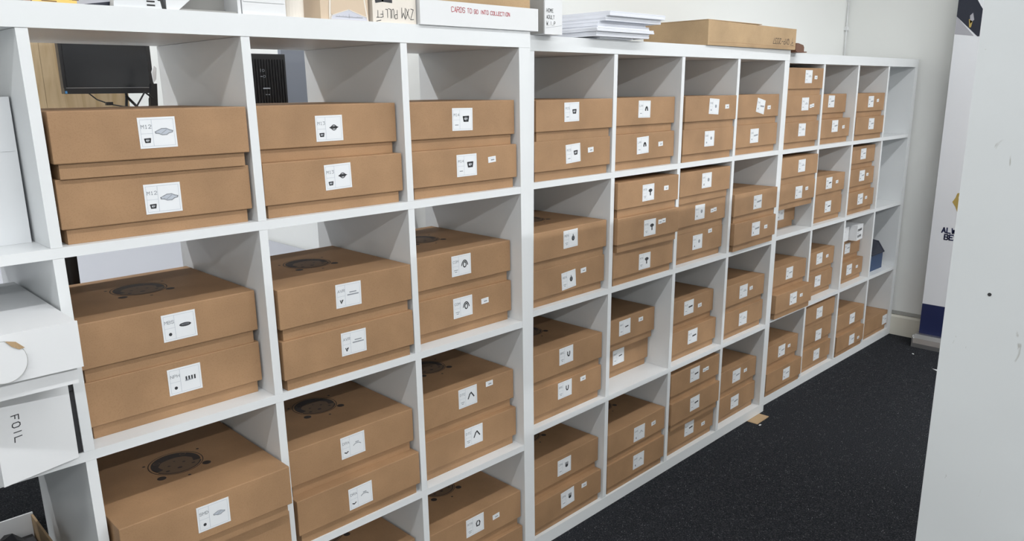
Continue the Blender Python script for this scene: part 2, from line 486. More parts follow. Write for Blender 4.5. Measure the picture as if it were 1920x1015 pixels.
def icon(bm, k, cx, cz, s, y):
    I, Gy, P = 1, 2, 3
    if k == 'wings':
        pts = [(-1, .02), (-.6, .28), (-.25, .5), (.3, .5), (.62, .26), (1, .1), (.95, -.12), (.55, -.25), (.28, -.5), (-.25, -.5), (-.6, -.26), (-.95, -.2)]
        poly_xz(bm, [(cx + a * s, cz + b * s * .7) for a, b in pts], y, P)
        ribbon(bm, [(cx + a * s, cz + b * s * .7) for a, b in pts + pts[:1]], s * .10, Gy, y - .0001)
        ribbon(bm, [(cx - .3 * s, cz - .2 * s), (cx + .3 * s, cz + .2 * s)], s * .07, Gy, y - .0001)
    elif k == 'wingd':
        pts = [(-1, 0), (-.5, .25), (.5, .25), (1, .05), (.5, -.2), (-.5, -.25)]
        poly_xz(bm, [(cx + a * s, cz + b * s) for a, b in pts], y, I)
        ring(bm, cx, cz, s * .5, s * .45, s * .14, y - .0001, I)
    elif k == 'rect':
        ribbon(bm, [(cx - s * .8, cz + s * .45), (cx + s * .8, cz + s * .5), (cx + s * .62, cz - s * .5), (cx - s * .6, cz - s * .5), (cx - s * .8, cz + s * .45)], s * .46, I, y)
        ribbon(bm, [(cx - s * .2, cz + s * .3), (cx, cz - s * .3), (cx + s * .3, cz + s * .2)], s * .2, Gy, y - .0001)
        disc(bm, cx + s * .5, cz - s * .3, s * .25, s * .25, y - .0001, I)
    elif k == 'ell':
        disc(bm, cx, cz, s * .95, s * .32, y, I)
        ring(bm, cx, cz + .03 * s, s * .6, s * .1, s * .07, y - .0001, Gy)
    elif k == 'bars':
        for q in range(4):
            ribbon(bm, [(cx + (q * .5 - .75) * s, cz - s * .3), (cx + (q * .5 - .75) * s, cz + s * .3)], s * .28, I, y)
        ribbon(bm, [(cx - s * .9, cz - s * .35), (cx + s * .2, cz - s * .3)], s * .2, Gy, y - .0001)
    elif k == 'text2':
        ribbon(bm, [(cx - s * .6, cz + s * .3), (cx + s * .6, cz + s * .3)], s * .17, Gy, y)
        ribbon(bm, [(cx - s, cz - s * .1), (cx + s, cz - s * .1)], s * .2, Gy, y)
    elif k == 'arc2':
        ribbon(bm, [(cx - s * .3, cz + s * .35), (cx + s * .35, cz + s * .35)], s * .17, Gy, y)
        ring(bm, cx, cz - s * .5, s * .9, s * .6, s * .14, y, Gy, 10, pi * .15, pi * .85)
    elif k == 'jacket':
        ring(bm, cx, cz - s * .9, s * .95, s * 1.75, s * .24, y, I, 12, .12 * pi, .88 * pi)
        ring(bm, cx, cz - s * .1, s * .42, s * .6, s * .24, y, I, 16)
    elif k == 'chev':
        ribbon(bm, [(cx - s * .8, cz - s * .6), (cx - s * .35, cz + s * .3), (cx + .05 * s, cz + s * .6), (cx + s * .8, cz - s * .4)], s * .28, I, y)
    elif k == 'hex':
        ribbon(bm, [(cx - s * .2, cz + s * .75), (cx - s * .6, cz + s * .2), (cx - s * .45, cz - s * .6), (cx + s * .4, cz - s * .6), (cx + s * .6, cz + s * .2), (cx + s * .25, cz + s * .7)], s * .32, I, y)
    elif k == 'arch':
        ring(bm, cx, cz - s * .5, s * .55, s * 1.0, s * .6, y, I, 12, 0.02 * pi, .98 * pi)
    elif k == 'drop':
        disc(bm, cx, cz - s * .1, s * .62, s * .7, y, I)
        ribbon(bm, [(cx, cz + s * .9), (cx, cz)], s * .25, I, y - .0001)
        ring(bm, cx, cz + .1 * s, s * .25, s * .4, s * .12, y - .0002, Gy)
    elif k == 'mush':
        disc(bm, cx, cz + s * .4, s * .95, s * .5, y, I)
        ribbon(bm, [(cx, cz + s * .1), (cx, cz - s * .9)], s * .5, I, y - .0001)
    elif k == 'cup':
        ribbon(bm, [(cx - s * .5, cz + s * .7), (cx - s * .5, cz - s * .1), (cx - s * .2, cz - s * .6), (cx + s * .25, cz - s * .6), (cx + s * .5, cz), (cx + s * .5, cz + s * .7)], s * .38, I, y)
    elif k == 'crown':
        disc(bm, cx, cz - s * .3, s * .6, s * .45, y, I)
        for q in (-.45, 0, .45): ribbon(bm, [(cx + q * s, cz - s * .2), (cx + q * s * 1.1, cz + s * .75)], s * .26, I, y - .0001)
    elif k == 'bar':
        ribbon(bm, [(cx - s, cz - s * .08), (cx + s, cz + s * .12)], s * .42, Gy, y)
    elif k == 'bard':
        ribbon(bm, [(cx - s * .9, cz - s * .08), (cx + s * .9, cz + s * .08)], s * .45, I, y)
    elif k == 'dot':
        disc(bm, cx, cz, s * .55, s * .55, y, I)
    elif k == 'dotg':
        disc(bm, cx, cz, s * .6, s * .6, y, Gy)
    elif k == 'vee':
        ribbon(bm, [(cx - s * .6, cz + s * .6), (cx - .1 * s, cz - s * .6), (cx + s * .6, cz + s * .6), (cx, cz + .3 * s)], s * .35, I, y)
    elif k == 'bat':
        ribbon(bm, [(cx - s * .8, cz + s * .2), (cx, cz - s * .2), (cx + s * .8, cz + s * .3)], s * .45, I, y)
    elif k == 'spade':
        poly_xz(bm, [(cx - s * .5, cz - s * .7), (cx + s * .5, cz - s * .7), (cx, cz + s * .9)], y, I)
    elif k == 'words':
        ribbon(bm, [(cx - s, cz + s * .35), (cx + s, cz + s * .35)], s * .3, Gy, y)
        ribbon(bm, [(cx - s * .6, cz - s * .45), (cx + s * .6, cz - s * .45)], s * .3, Gy, y)
    elif k == 'word':
        ribbon(bm, [(cx - s * .8, cz), (cx + s * .8, cz)], s * .35, Gy, y)

LW, LHH = .062, .051
LABELS = {}
def label_mesh(code, ik, sk, scale):
    key = (code, ik, sk, scale)
    if key in LABELS: return LABELS[key]
    bm = bmesh.new()
    bbox(bm, -LW / 2, LW / 2, 0, .0005, -LHH / 2, LHH / 2, 0)
    y = -.0002
    a, b = LW / 2 - .0035, LHH / 2 - .0035
    xd = -LW / 2 + .0225
    ribbon(bm, [(-a, -b), (a, -b), (a, b), (-a, b), (-a, -b)], .0005, 3, y)
    ribbon(bm, [(xd, -b), (xd, b)], .0006, 3, y)
    ribbon(bm, [(-a, -.001), (xd, -.001)], .0005, 3, y)
    h = .0056
    wd = (len(code) * 5.6 - 1.6) * h / 6
    xs = min(1.15, .0172 / wd)
    text(bm, code, (-a + xd) / 2 - wd * xs / 2, .0075, h, .0009, 2, y, sx=xs)
    icon(bm, sk, (-a + xd) / 2, -.0125, .0055, y)
    icon(bm, ik, (xd + a) / 2 + .001, .001, min(scale * (1.25 if ik not in ('wings', 'wingd', 'ell') else 1.05), .0155), y)
    me = finish(bm, 'label', [M['paper'], M['ink'], M['greyink'], M['paleink']])
    for p in me.polygons:
        pass
    LABELS[key] = me
    return me
bm = bmesh.new(); bbox(bm, -.0125, .0125, 0, .0004, -.007, .007, 0)
ribbon(bm, [(-.003, -.001), (.006, -.001)], .003, 2, -.0002)
ribbon(bm, [(-.0095, .004), (.009, .004)], .0007, 3, -.0002)
TAG = finish(bm, 'price_sticker', [M['paper'], M['ink'], M['greyink'], M['paleink']])
bm = bmesh.new(); bbox(bm, -.020, -.0005, 0, .0004, -.007, .007, 0); bbox(bm, .0005, .020, 0, .0004, -.0055, .0085, 0)
ribbon(bm, [(-.014, -.001), (-.005, -.001)], .003, 2, -.0002)
ribbon(bm, [(.005, .001), (.014, .001)], .003, 2, -.0002)
TAGW = finish(bm, 'price_sticker', [M['paper'], M['ink'], M['greyink'], M['paleink']])

def emblem_mesh():
    """round printed badge and dots on the lid, drawn in xz then laid flat"""
    bm = bmesh.new()
    R = .047
    ring(bm, 0, 0, R + .0045, R + .0045, .0018, .0, 0, 40)
    # dark crescent field with an animal-like head left in the card colour
    pts = [(R * cos(a), R * sin(a)) for a in [pi * (-.12 + 1.24 * i / 26) for i in range(27)]]
    inner = [(-.030, -.014), (-.034, .004), (-.022, .020), (-.006, .024), (.008, .024), (.024, .018), (.034, .002), (.030, -.014)]
    outer = pts
    disc(bm, 0, 0, R * .98, R * .98, .0001, 1, 36)
    n = len(outer)
    for i in range(n - 1):
        f0, f1 = i / (n - 1), (i + 1) / (n - 1)
        def ip(f):
            k = (1 - f) * (len(inner) - 1); a = int(min(k, len(inner) - 2)); q = k - a
            return (inner[a][0] * (1 - q) + inner[a + 1][0] * q, inner[a][1] * (1 - q) + inner[a + 1][1] * q)
        poly_xz(bm, [outer[i], outer[i + 1], ip(f1), ip(f0)], 0, 0)
    for (a, b, r) in ((-.016, -.006, .007), (.014, -.006, .007), (-.002, -.026, .011), (0, .008, .005), (-.026, -.026, .009), (.026, -.024, .008)):
        ring(bm, a, b, r, r * .7, .0022, -.0001, 1, 14)
        disc(bm, a, b, r * .45, r * .35, -.00015, 0, 10)
    for (a, b) in ((-.030, .022), (.026, .030)):
        ring(bm, a, b, .006, .0045, .0012, -.0002, 1, 12)
    ring(bm, 0, 0, R, R, .003, -.0001, 0, 20, 1.15 * pi, 1.85 * pi)
    for (a, b, r) in ((-.046, -.047, .0085), (.045, -.043, .0085), (.058, .032, .003), (-.053, .028, .003), (-.001, -.070, .003)):
        disc(bm, a, b, r, r, 0, 0, 16)
    for v in bm.verts:
        v.co = Vector((v.co.x, v.co.z, .0003 - v.co.y))
    return finish(bm, 'printed_emblem', [M['stamp'], M['stamp2']])
EMB = emblem_mesh()

TAB = [
(0,1,0,1,-0.002,(0.001,0.067),None),
(0,1,0,0,0.01,(0.001,0.061),None),
(0,2,0,1,0.024,(-0.003,0.059),None),
(0,2,0,0,0.01,(0.001,0.069),None),
(0,3,0,1,0.015,(-0.007,0.065),None),
(0,3,0,0,0.009,(-0.003,0.066),(0.078,0.074)),
(0,1,1,1,0.036,(0.011,0.067),None),
(0,1,1,0,0.039,(0.01,0.068),None),
(0,2,1,1,-0.003,(-0.002,0.068),None),
(0,2,1,0,-0.003,(0.003,0.068),None),
(0,3,1,1,0.037,(-0.006,0.068),None),
(0,3,1,0,0.037,(-0.005,0.068),(0.069,0.069)),
(0,1,2,1,-0.04,(0.002,0.066),None),
(0,1,2,0,-0.022,None,None),
(0,2,2,1,0.017,(-0.005,0.07),None),
(0,2,2,0,-0.002,(-0.006,0.06),None),
(0,3,2,1,0.034,(-0.001,0.075),(0.074,0.09)),
(0,3,2,0,0.026,(0.008,0.074),None),
(0,2,3,1,0.032,None,None),
(0,3,3,1,0.012,(-0.009,0.073),(0.067,0.067)),
(0,3,3,0,0.006,None,None),
(1,0,0,1,-0.002,(-0.019,0.073),None),
(1,0,0,0,0.003,(-0.005,0.067),(0.072,0.072)),
(1,1,0,1,0.018,(-0.004,0.071),None),
(1,1,0,0,0.014,(-0.012,0.069),(0.085,0.068)),
(1,2,0,1,-0.005,(0.013,0.071),(0.099,0.069)),
(1,2,0,0,-0.001,(0.001,0.071),None),
(1,3,0,1,0.01,(0.018,0.064),(0.084,0.058)),
(1,3,0,0,0.01,(-0.016,0.064),None),
(1,0,1,1,0.009,(-0.003,0.072),None),
(1,0,1,0,0.014,(-0.003,0.057),(0.063,0.074)),
(1,1,1,2,-0.009,(-0.006,0.064),(0.092,0.069)),
(1,1,1,1,-0.014,(0.002,0.06),(0.067,0.071)),
(1,1,1,0,0.001,(0.002,0.056),None),
(1,2,1,2,0.002,(0.004,0.069),None),
(1,2,1,1,0.014,(-0.01,0.066),(0.081,0.062)),
(1,2,1,0,0.021,(-0.004,0.065),(0.077,0.096)),
(1,3,1,1,-0.009,(0.009,0.063),None),
(1,3,1,0,-0.013,(0.001,0.068),(0.081,0.066)),
(1,0,2,1,0.015,(-0.008,0.075),None),
(1,0,2,0,0.016,(-0.011,0.075),(0.073,0.086)),
(1,1,2,1,0.062,(-0.009,0.071),(0.081,0.079)),
(1,1,2,0,0.085,(-0.008,0.07),None),
(1,2,2,1,0.041,(-0.005,0.069),(0.068,0.062)),
(1,2,2,0,0.024,(0.002,0.069),None),
(1,3,2,1,0.016,(-0.006,0.065),(0.054,0.067)),
(1,3,2,0,0.016,(0.004,0.059),None),
(1,0,3,1,0.02,(-0.004,0.067),None),
(1,0,3,0,0.005,(-0.004,0.073),(0.076,0.084)),
(1,1,3,1,0.002,(0.01,0.059),(0.093,0.067)),
(1,1,3,0,0.001,(0.01,0.065),None),
(1,2,3,2,0.0,(-0.008,0.071),(0.067,0.069)),
(1,2,3,1,-0.007,(-0.01,0.068),None),
(1,2,3,0,0.012,(-0.008,0.068),(0.09,0.055)),
(1,3,3,1,0.025,(-0.0,0.066),(0.072,0.069)),
(1,3,3,0,0.024,(-0.003,0.062),None),
(2,0,0,2,-0.002,(0.027,0.072),(0.093,0.069)),
(2,0,0,1,0.002,(0.022,0.07),(0.084,0.061)),
(2,0,0,0,0.003,(0.012,0.073),None),
(2,1,0,1,0.041,(0.006,0.074),None),
(2,1,0,0,0.016,(0.005,0.074),(0.096,0.067)),
(2,2,0,1,0.004,(-0.001,0.067),(0.08,0.071)),
(2,2,0,0,-0.001,(0.015,0.071),None),
(2,0,1,2,-0.007,(0.015,0.066),None),
(2,0,1,1,-0.003,(0.013,0.061),(0.085,0.071)),
(2,0,1,0,0.079,(0.03,0.064),None),
(2,1,1,1,0.017,(-0.003,0.068),(0.081,0.067)),
(2,1,1,0,0.023,(0.019,0.065),None),
(2,2,1,2,0.025,(0.022,0.068),None),
(2,2,1,1,0.021,(0.019,0.07),(0.083,0.071)),
(2,2,1,0,0.012,(0.001,0.066),(0.071,0.066)),
(2,0,2,1,0.008,(0.006,0.065),None),
(2,0,2,0,-0.025,(-0.009,0.067),(0.063,0.068)),
(2,1,2,1,0.035,(0.004,0.069),(0.087,0.068)),
(2,1,2,0,0.036,(0.007,0.067),None),
(2,2,2,1,0.055,(0.01,0.06),None),
(2,2,2,0,0.033,(-0.0,0.064),(0.093,0.064)),
(2,0,3,1,0.018,(0.008,0.062),(0.077,0.068)),
(2,0,3,0,-0.006,(0.018,0.065),None),
(2,1,3,2,0.011,(-0.001,0.06),None),
(2,1,3,1,0.019,(0.026,0.049),None),
(2,1,3,0,0.016,(0.014,0.06),None),
(2,2,3,1,0.003,(0.02,0.059),None),
(2,2,3,0,-0.005,(0.018,0.056),(0.099,0.047)),
(2,3,3,0,0.007,(0.133,0.059),None),
]
LOOK = {  # (unit,col,row): code, icon, small icon, size, words
    (0, 1, 0): [('M12', 'wings', 'rect', .0140, 'M12')] * 2, (0, 2, 0): [('M13', 'wingd', 'rect', .0105, 'M13')] * 2,
    (0, 3, 0): [('M14', 'rect', 'word', .0075, 'M14')] * 2,
    (0, 1, 1): [('NPH', 'bars', 'dot', .0085, 'NPH'), ('MBS', 'ell', 'dot', .0110, 'MBS')],
    (0, 2, 1): [('AVR', 'text2', 'vee', .0105, 'AVR')] * 2, (0, 3, 1): [('COM', 'jacket', 'words', .0088, 'COM')] * 2,
    (0, 1, 2): [('SMD', 'wings', 'dot', .0105, 'SMD')] * 2, (0, 2, 2): [('DRA', 'arc2', 'bat', .0095, 'DRA')] * 2,
    (0, 3, 2): [('DTC', 'chev', 'words', .0098, 'chevron')] * 2, (0, 2, 3): [('RTR', 'hex', 'words', .008, 'hexagon')] * 2,
    (0, 3, 3): [('RTR', 'hex', 'words', .0085, 'hexagon')] * 2,
    (1, 0, 0): [('M15', 'rect', 'word', .0068, 'square icon')] * 2, (1, 1, 0): [('LAN', 'arch', 'word', .0075, 'arch icon')] * 2,
    (1, 2, 0): [('SAB', 'dotg', 'dotg', .0075, 'grey dot')] * 2, (1, 3, 0): [('CHR', 'bar', 'dotg', .010, 'grey bar')] * 2,
    (1, 0, 1): [('REN', 'drop', 'words', .0085, 'flame icon')] * 2, (1, 1, 1): [('MTR', 'mush', 'words', .0085, 'mushroom icon')] * 3,
    (1, 2, 1): [('KAI', 'dotg', 'spade', .0085, 'two dark spots')] * 3, (1, 3, 1): [('HEL', 'bar', 'spade', .011, 'grey bar')] * 2,
    (1, 0, 2): [('BRC', 'cup', 'words', .0078, 'cup icon')] * 2, (1, 1, 2): [('MRT', 'bard', 'word', .0068, 'dark lozenge')] * 2,
    (1, 2, 2): [('HLM', 'bard', 'word', .0095, 'dark bar')] * 2, (1, 3, 2): [('AUT', 'text2', 'word', .009, 'printed words')] * 2,
    (1, 0, 3): [('CRW', 'crown', 'word', .0085, 'crown icon')] * 2, (1, 1, 3): [('DAR', 'arc2', 'spade', .0095, 'faint print')] * 2,
    (1, 2, 3): [('HLN', 'bard', 'word', .0090, 'dark bar')] * 3, (1, 3, 3): [('AVN', 'bar', 'word', .0095, 'slanted bar')] * 2,
    (2, 0, 0): [('TRX', 'text2', 'word', .009, 'printed words')] * 3, (2, 1, 0): [('LTN', 'bar', 'dotg', .010, 'grey bar')] * 2,
    (2, 2, 0): [('MRK', 'bar', 'dot', .009, 'dark dot')] * 2, (2, 0, 1): [('STL', 'text2', 'dotg', .009, 'printed words')] * 3,
    (2, 1, 1): [('HDN', 'bard', 'dot', .009, 'dark bar')] * 2, (2, 2, 1): [('NTR', 'bar', 'dot', .009, 'dark dot')] * 3,
    (2, 0, 2): [('LNC', 'bar', 'dot', .009, 'dark dot')] * 2, (2, 1, 2): [('ART', 'text2', 'word', .009, 'printed words')] * 2,
    (2, 2, 2): [('BNT', 'bar', 'word', .009, 'grey bar')] * 2, (2, 0, 3): [('VNT', 'bar', 'dot', .009, 'dark dot')] * 2,
    (2, 1, 3): [('TLN', 'text2', 'word', .009, 'printed words')] * 3, (2, 2, 3): [('CLT', 'bar', 'word', .009, 'grey bar')] * 2,
    (2, 3, 3): [('FRD', 'text2', 'word', .009, 'printed words')],
}
ROWN = ['top', 'second', 'third', 'bottom']
COLN = {0: {1: 'third column from right', 2: 'second column from right', 3: 'rightmost column'},
        1: {0: 'first column', 1: 'second column', 2: 'third column', 3: 'last column'},
        2: {0: 'first column', 1: 'second column', 2: 'third column', 3: 'last column'}}
UNN = ['near unit', 'middle unit', 'far unit']
EXTRA_YAW = {(0, 1, 2, 1): 0.0, (0, 2, 2, 0): .008, (1, 1, 1, 1): -.015, (1, 3, 1, 1): -.01, (2, 0, 2, 0): -.01}
LROT = {(1, 3, 0, 1): 11, (1, 2, 0, 1): 3.5, (0, 2, 0, 0): -1.5, (1, 0, 3, 0): -3, (1, 0, 1, 0): -4, (1, 0, 0, 0): -3, (0, 2, 2, 0): -1, (1, 1, 0, 0): -2}
WIDE = {(1, 1, 1, 1), (1, 2, 1, 1), (1, 2, 3, 2), (2, 0, 0, 1)}
cnt = {}
for e in TAB: cnt[e[:3]] = cnt.get(e[:3], 0) + 1
LEVELN = {1: {0: 'single'}, 2: {0: 'lower', 1: 'upper'}, 3: {0: 'bottom', 1: 'middle', 2: 'top'}}
for (u, c, r, l, y2, lab, tg) in TAB:
    n = cnt[(u, c, r)]
    if (u, c, r) == (0, 2, 3): n = 2
    if (u, c, r, l) == (2, 0, 1, 2): pass
    seed = u * 1000 + c * 100 + r * 10 + l
    rnd = random.Random(seed)
    xc = T + c * (C + t) + C - .0055 - BW / 2
    P = u2w(u, xc, y2, shelf_z(r) + l * BH)
    P.z += .0002 + l * .0003
    yaw = UNITS[u][1] + EXTRA_YAW.get((u, c, r, l), rnd.uniform(-.004, .004))
    root = empty('stock_box', P, yaw)
    code, ik, sk, sc, word = LOOK[(u, c, r)][min(l, 1)]
    lev = LEVELN[max(n, 1)].get(l, 'upper')
    s = '%s kraft box, %s%s, %s, %s row, %s' % (lev, word, ', price sticker' if tg else '', COLN[u][c], ROWN[r], UNN[u])
    if lab is None:
        s = '%s kraft box, label out of frame, %s, %s row, %s' % (lev, COLN[u][c], ROWN[r], UNN[u])
    if n == 1: s = 'single kraft box with label at its right edge, last column, bottom row, far unit'
    words = s.split()
    if len(words) > 16: s = s.replace(' column', '', 1) if 'from' not in s else s.replace('price sticker', 'sticker')
    tag(root, s, 'cardboard box', 'lidded kraft stock boxes in the shelving')
    link('base', BASE, root)
    link('lid', LIDS[seed % 4], root)
    if lab:
        lx, lz = lab
        if (u, c, r) == (2, 3, 3): lx = .126
        o = link('label', label_mesh(code, ik, sk, sc), root, (lx, -.0007, lz))
        o.rotation_euler = (0, math.radians(LROT.get((u, c, r, l), rnd.uniform(-1, 1))), 0)
        o['label'] = 'white printed label'
    if tg:
        o = link('price_sticker', TAGW if (u, c, r, l) in WIDE else TAG, root, (tg[0], -.0007, min(tg[1], .094)))
        o.rotation_euler = (0, math.radians(rnd.uniform(-4, 2)), 0)
        o['label'] = 'small white price sticker'
    if l == n - 1 and r > 0 and n < 3:
        lidob = [ch for ch in root.children if ch.name.startswith('lid')][0]
        o = link('printed_emblem', EMB, lidob, (.008, BD / 2 + .02, BH))
        o['label'] = 'dark round badge print'

# ------------------------------------------------------------------ first column of the near unit
def simple_box(name, loc, w, d, h, mat, label, cat, rz=0, bevel=.0015, group=None):
    """closed carton with a separate lid flap seam"""
    root = empty(name, loc, rz)
    tag(root, label, cat, group)
    return root

# FOIL carton
rf = empty('white_carton', (.242, -.0415, .7427), math.radians(14.5))
tag(rf, 'white carton marked FOIL in pen, below the flapped white box', 'cardboard box')
link('body', boxme('body', (0, .118, 0, .30, 0, .1535), M['whitecard'], .0015), rf)
bm = bmesh.new(); rr = random.Random(3)
text(bm, 'FOIL', 0, 0, .0110, .0015, 0, 0, adv=6.4, jit=.25, rnd=rr)
for v in bm.verts: v.co = Vector((.026 + v.co.z, -.0004, .108 - v.co.x))
o = link('handwriting', finish(bm, 'handwriting', M['ink']), rf); o['label'] = 'black pen word FOIL'
# carton with telescoping lid above
rl = empty('lidded_white_box', (.2085, -.10, .8965), 0)
tag(rl, 'white lidded box with round tuck flap, on top of the FOIL carton', 'cardboard box')
link('base', boxme('base', (-.146, .146, .012, .36, 0, .092), M['whitecard'], .0015), rl)
bm = bmesh.new()
bbox(bm, -.153, .153, 0, .0035, .028, .1012)
bbox(bm, -.153, .153, .0065, .372, .0955, .0995)
bbox(bm, -.153, -.149, .004, .372, .028, .0965)
bbox(bm, .149, .153, .004, .372, .028, .0965)
link('lid', finish(bm, 'lid', M['whitecard'], .001), rl)
bm = bmesh.new()
pts = [(.049 + .030 * cos(a) , .0625 + .031 * sin(a)) for a in [2 * pi * i / 30 for i in range(30)]]
prism(bm, pts, -.0075, -.0062)
ring(bm, .049, .0625, .0303, .0313, .0007, -.0076, 1, 40)  # grey ring paints the flap's shaded edge and shadow outline
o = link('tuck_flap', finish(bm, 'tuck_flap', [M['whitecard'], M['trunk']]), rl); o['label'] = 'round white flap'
bm = bmesh.new()
prism(bm, [(.055, .0935), (.068, .090), (.078, .079), (.071, .078), (.062, .084)], -.0090, -.0078)
o = link('torn_patch', finish(bm, 'torn_patch', M['kraft_light']), rl); o['label'] = 'torn brown card edge'

rk = empty('dark_board', (.3610, .004, .7428), 0)  # added board darkens the shaded gap beside the FOIL carton
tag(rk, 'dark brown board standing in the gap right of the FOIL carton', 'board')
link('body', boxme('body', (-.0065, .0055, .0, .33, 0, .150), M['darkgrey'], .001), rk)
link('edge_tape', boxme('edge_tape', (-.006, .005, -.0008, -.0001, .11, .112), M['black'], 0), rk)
# glossy wrapped box in the top cell
rg = empty('wrapped_white_box', (.205, .088, 1.0947), 0)
tag(rg, 'white box in glossy wrap in the cut-off top left cell', 'box')
link('body', boxme('body', (-.155, .155, 0, .27, 0, .235), M['gloss'], .004), rg)
bm = bmesh.new(); bbox(bm, -.15, .150, -.0012, -.0003, .150, .1515)
link('wrap_fold', finish(bm, 'wrap_fold', M['gloss'], 0), rg)

# open carton of packaging in the third cell
ro = empty('open_carton', (.19, .02, .3907), 0)
tag(ro, 'open white carton of black packaging in the lower left cell', 'cardboard box')
bm = bmesh.new()
x0, x1, y0, y1, h, th = -.148, .150, 0, .325, .112, .004
bbox(bm, x0, x1, y0, y1, 0, th)
bbox(bm, x0, x1, y1 - th, y1, th, h)
bbox(bm, x0, x1, y0, y0 + th, th, h * .8)
bbox(bm, x0, x0 + th, y0 + th, y1 - th, th, h)
link('body', finish(bm, 'body', M['whitecard'], .0008), ro)
bm = bmesh.new(); bbox(bm, x1 - th, x1, y0 + th, y1 - th, th, h - .004)
link('side_wall', finish(bm, 'side_wall', M['kraft_light'], .001), ro)
link('packing_sheet', boxme('packing_sheet', (-.142, .142, .008, .316, .006, .068), M['darkgrey'], .004), ro)
PK = ['left rear', 'middle rear', 'right rear', 'right front', 'middle front']
for i, (px_, py_) in enumerate(((.088, .255), (.18, .255), (.272, .255), (.272, .165), (.175, .16))):
    rr = random.Random(40 + i)
    bm = bmesh.new()
    bmesh.ops.create_icosphere(bm, subdivisions=2, radius=.033)
    for v in bm.verts:
        k = 1 + rr.uniform(-.28, .28)
        v.co = Vector((v.co.x * k, v.co.y * k * 1.2, v.co.z * k * .7))
    me = finish(bm, 'packet', M['foil'] if i % 2 else M['darkgrey'])
    o = link('wrapped_packet', me, None, (px_, py_, .3907 + .094 + .006 * (i % 2)), rr.uniform(0, 3))
    tag(o, 'crumpled %s packet, %s in the open white carton' % ('silvery film' if i % 2 else 'black plastic', PK[i]), 'packet', 'packets in the open carton')

# ------------------------------------------------------------------ things on top of the near unit
ZT = W + .0003
def card_box(name, x0, x1, y0, y1, z0, z1, mat, label, cat, part='body', bevel=.0012, rz=0):
    cx = (x0 + x1) / 2
    r = empty(name, (cx, y0, z0), rz)
    tag(r, label, cat)
    link(part, boxme(part, (x0 - cx, x1 - cx, 0, y1 - y0, 0, z1 - z0), mat, bevel), r)
    return r

r = card_box('pink_card_box', .34, .392, .012, .10, ZT, ZT + .045, M['pink'], 'brown and pink carton at the top left corner', 'cardboard box')
link('dark_panel', boxme('dark_panel', (-.006, .016, -.001, 0, .001, .03), M['brown'], 0), r)
r = card_box('yellow_pad', .394, .456, .012, .10, ZT, ZT + .05, M['yellow'], 'yellow printed pack on top of the near unit', 'pack')
bm = bmesh.new()
text(bm, 'VITAL', -.022, .006, .013, .0014, 0, -.0004, adv=5.4)
ribbon(bm, [(-.018, .0028), (.002, .0022)], .0014, 0, -.0004)
link('print', finish(bm, 'print', M['brown']), r)
r = card_box('lavender_carton', .460, .66, .085, .30, ZT + .0, ZT + .16, M['lav'], 'pale lavender carton behind the white clamp', 'cardboard box')
# navy binder lying down
rb = empty('ring_binder', (.52, .014, ZT), 0)
tag(rb, 'navy ring binder tilted behind the white clamp', 'binder')
bm = bmesh.new(); prism(bm, [(-.058, 0), (.060, 0), (.062, .060), (.045, .058), (.043, .017), (-.052, .002)], .012, .05)
link('cover', finish(bm, 'cover', M['deepnavy'], .0008), rb)
# white slotted clamp
rc = empty('white_bracket', (.543, .004, ZT), 0)
tag(rc, 'small white bracket with two black slots', 'bracket')
bm = bmesh.new(); prism(bm, [(-.036, 0), (.040, 0), (.038, .012), (.034, .0125), (.034, .0165), (-.034, .0135)], 0, .018)
link('body', finish(bm, 'body', M['gloss'], .0008), rc)
for zz in (.0035, .0095):
    link('slot', boxme('slot', (.016, .029, -.0006, 0, zz, zz + .0024), M['black'], 0), rc)
bm = bmesh.new(); prism(bm, [(.040, 0), (.048, 0), (.042, .03), (.036, .03)], .004, .014)
o = link('lever', finish(bm, 'lever', M['black'], .0005), rc); o['label'] = 'black lever'

# magazine file with a slanted front
rm = empty('magazine_file', (.60, .008, ZT), 0)
tag(rm, 'white magazine file with slanted opening and inside painted shade-grey', 'magazine file')
bm = bmesh.new()
prism(bm, [(-.008, 0), (.012, .0), (.048, .030), (.075, .055), (.12, .17), (-.004, .17)], 0, .003)
link('front_panel', finish(bm, 'front_panel', M['whitecard'], .0004), rm)
bm = bmesh.new()
bbox(bm, .012, .117, .05, .054, 0, .16); bbox(bm, -.006, .117, .003, .054, -.0, .003)  # grey colour paints the shade inside the white file
o = link('inner_panel', finish(bm, 'inner_panel', M['greycard']), rm); o['label'] = 'grey inner card'
link('side_panel', boxme('side_panel', (.118, .124, .0, .05, .0, .17), M['whitecard'], .0005), rm)
r = card_box('white_carton', .7265, .812, .008, .16, ZT, ZT + .13, M['whitecard'], 'tall plain white carton beside the magazine file', 'cardboard box')
link('tuck_flap', boxme('tuck_flap', (-.04, .04, -.0012, -.0003, .022, .11), M['whitecard'], .0004), r)
# tapered pale tub
rt = empty('plastic_tub', (.838, .036, ZT))
tag(rt, 'pale round plastic tub between white carton and beige pack', 'tub')
bm = bmesh.new(); cyl(bm, (0, 0, 0), (0, 0, .11), .024, 28, 0, .026)
link('body', finish(bm, 'body', M['creamedge'], .001, smooth=False), rt)
bm = bmesh.new(); cyl(bm, (0, 0, .11), (0, 0, .122), .028, 28)
link('lid', finish(bm, 'lid', M['whitecard'], .001), rt)
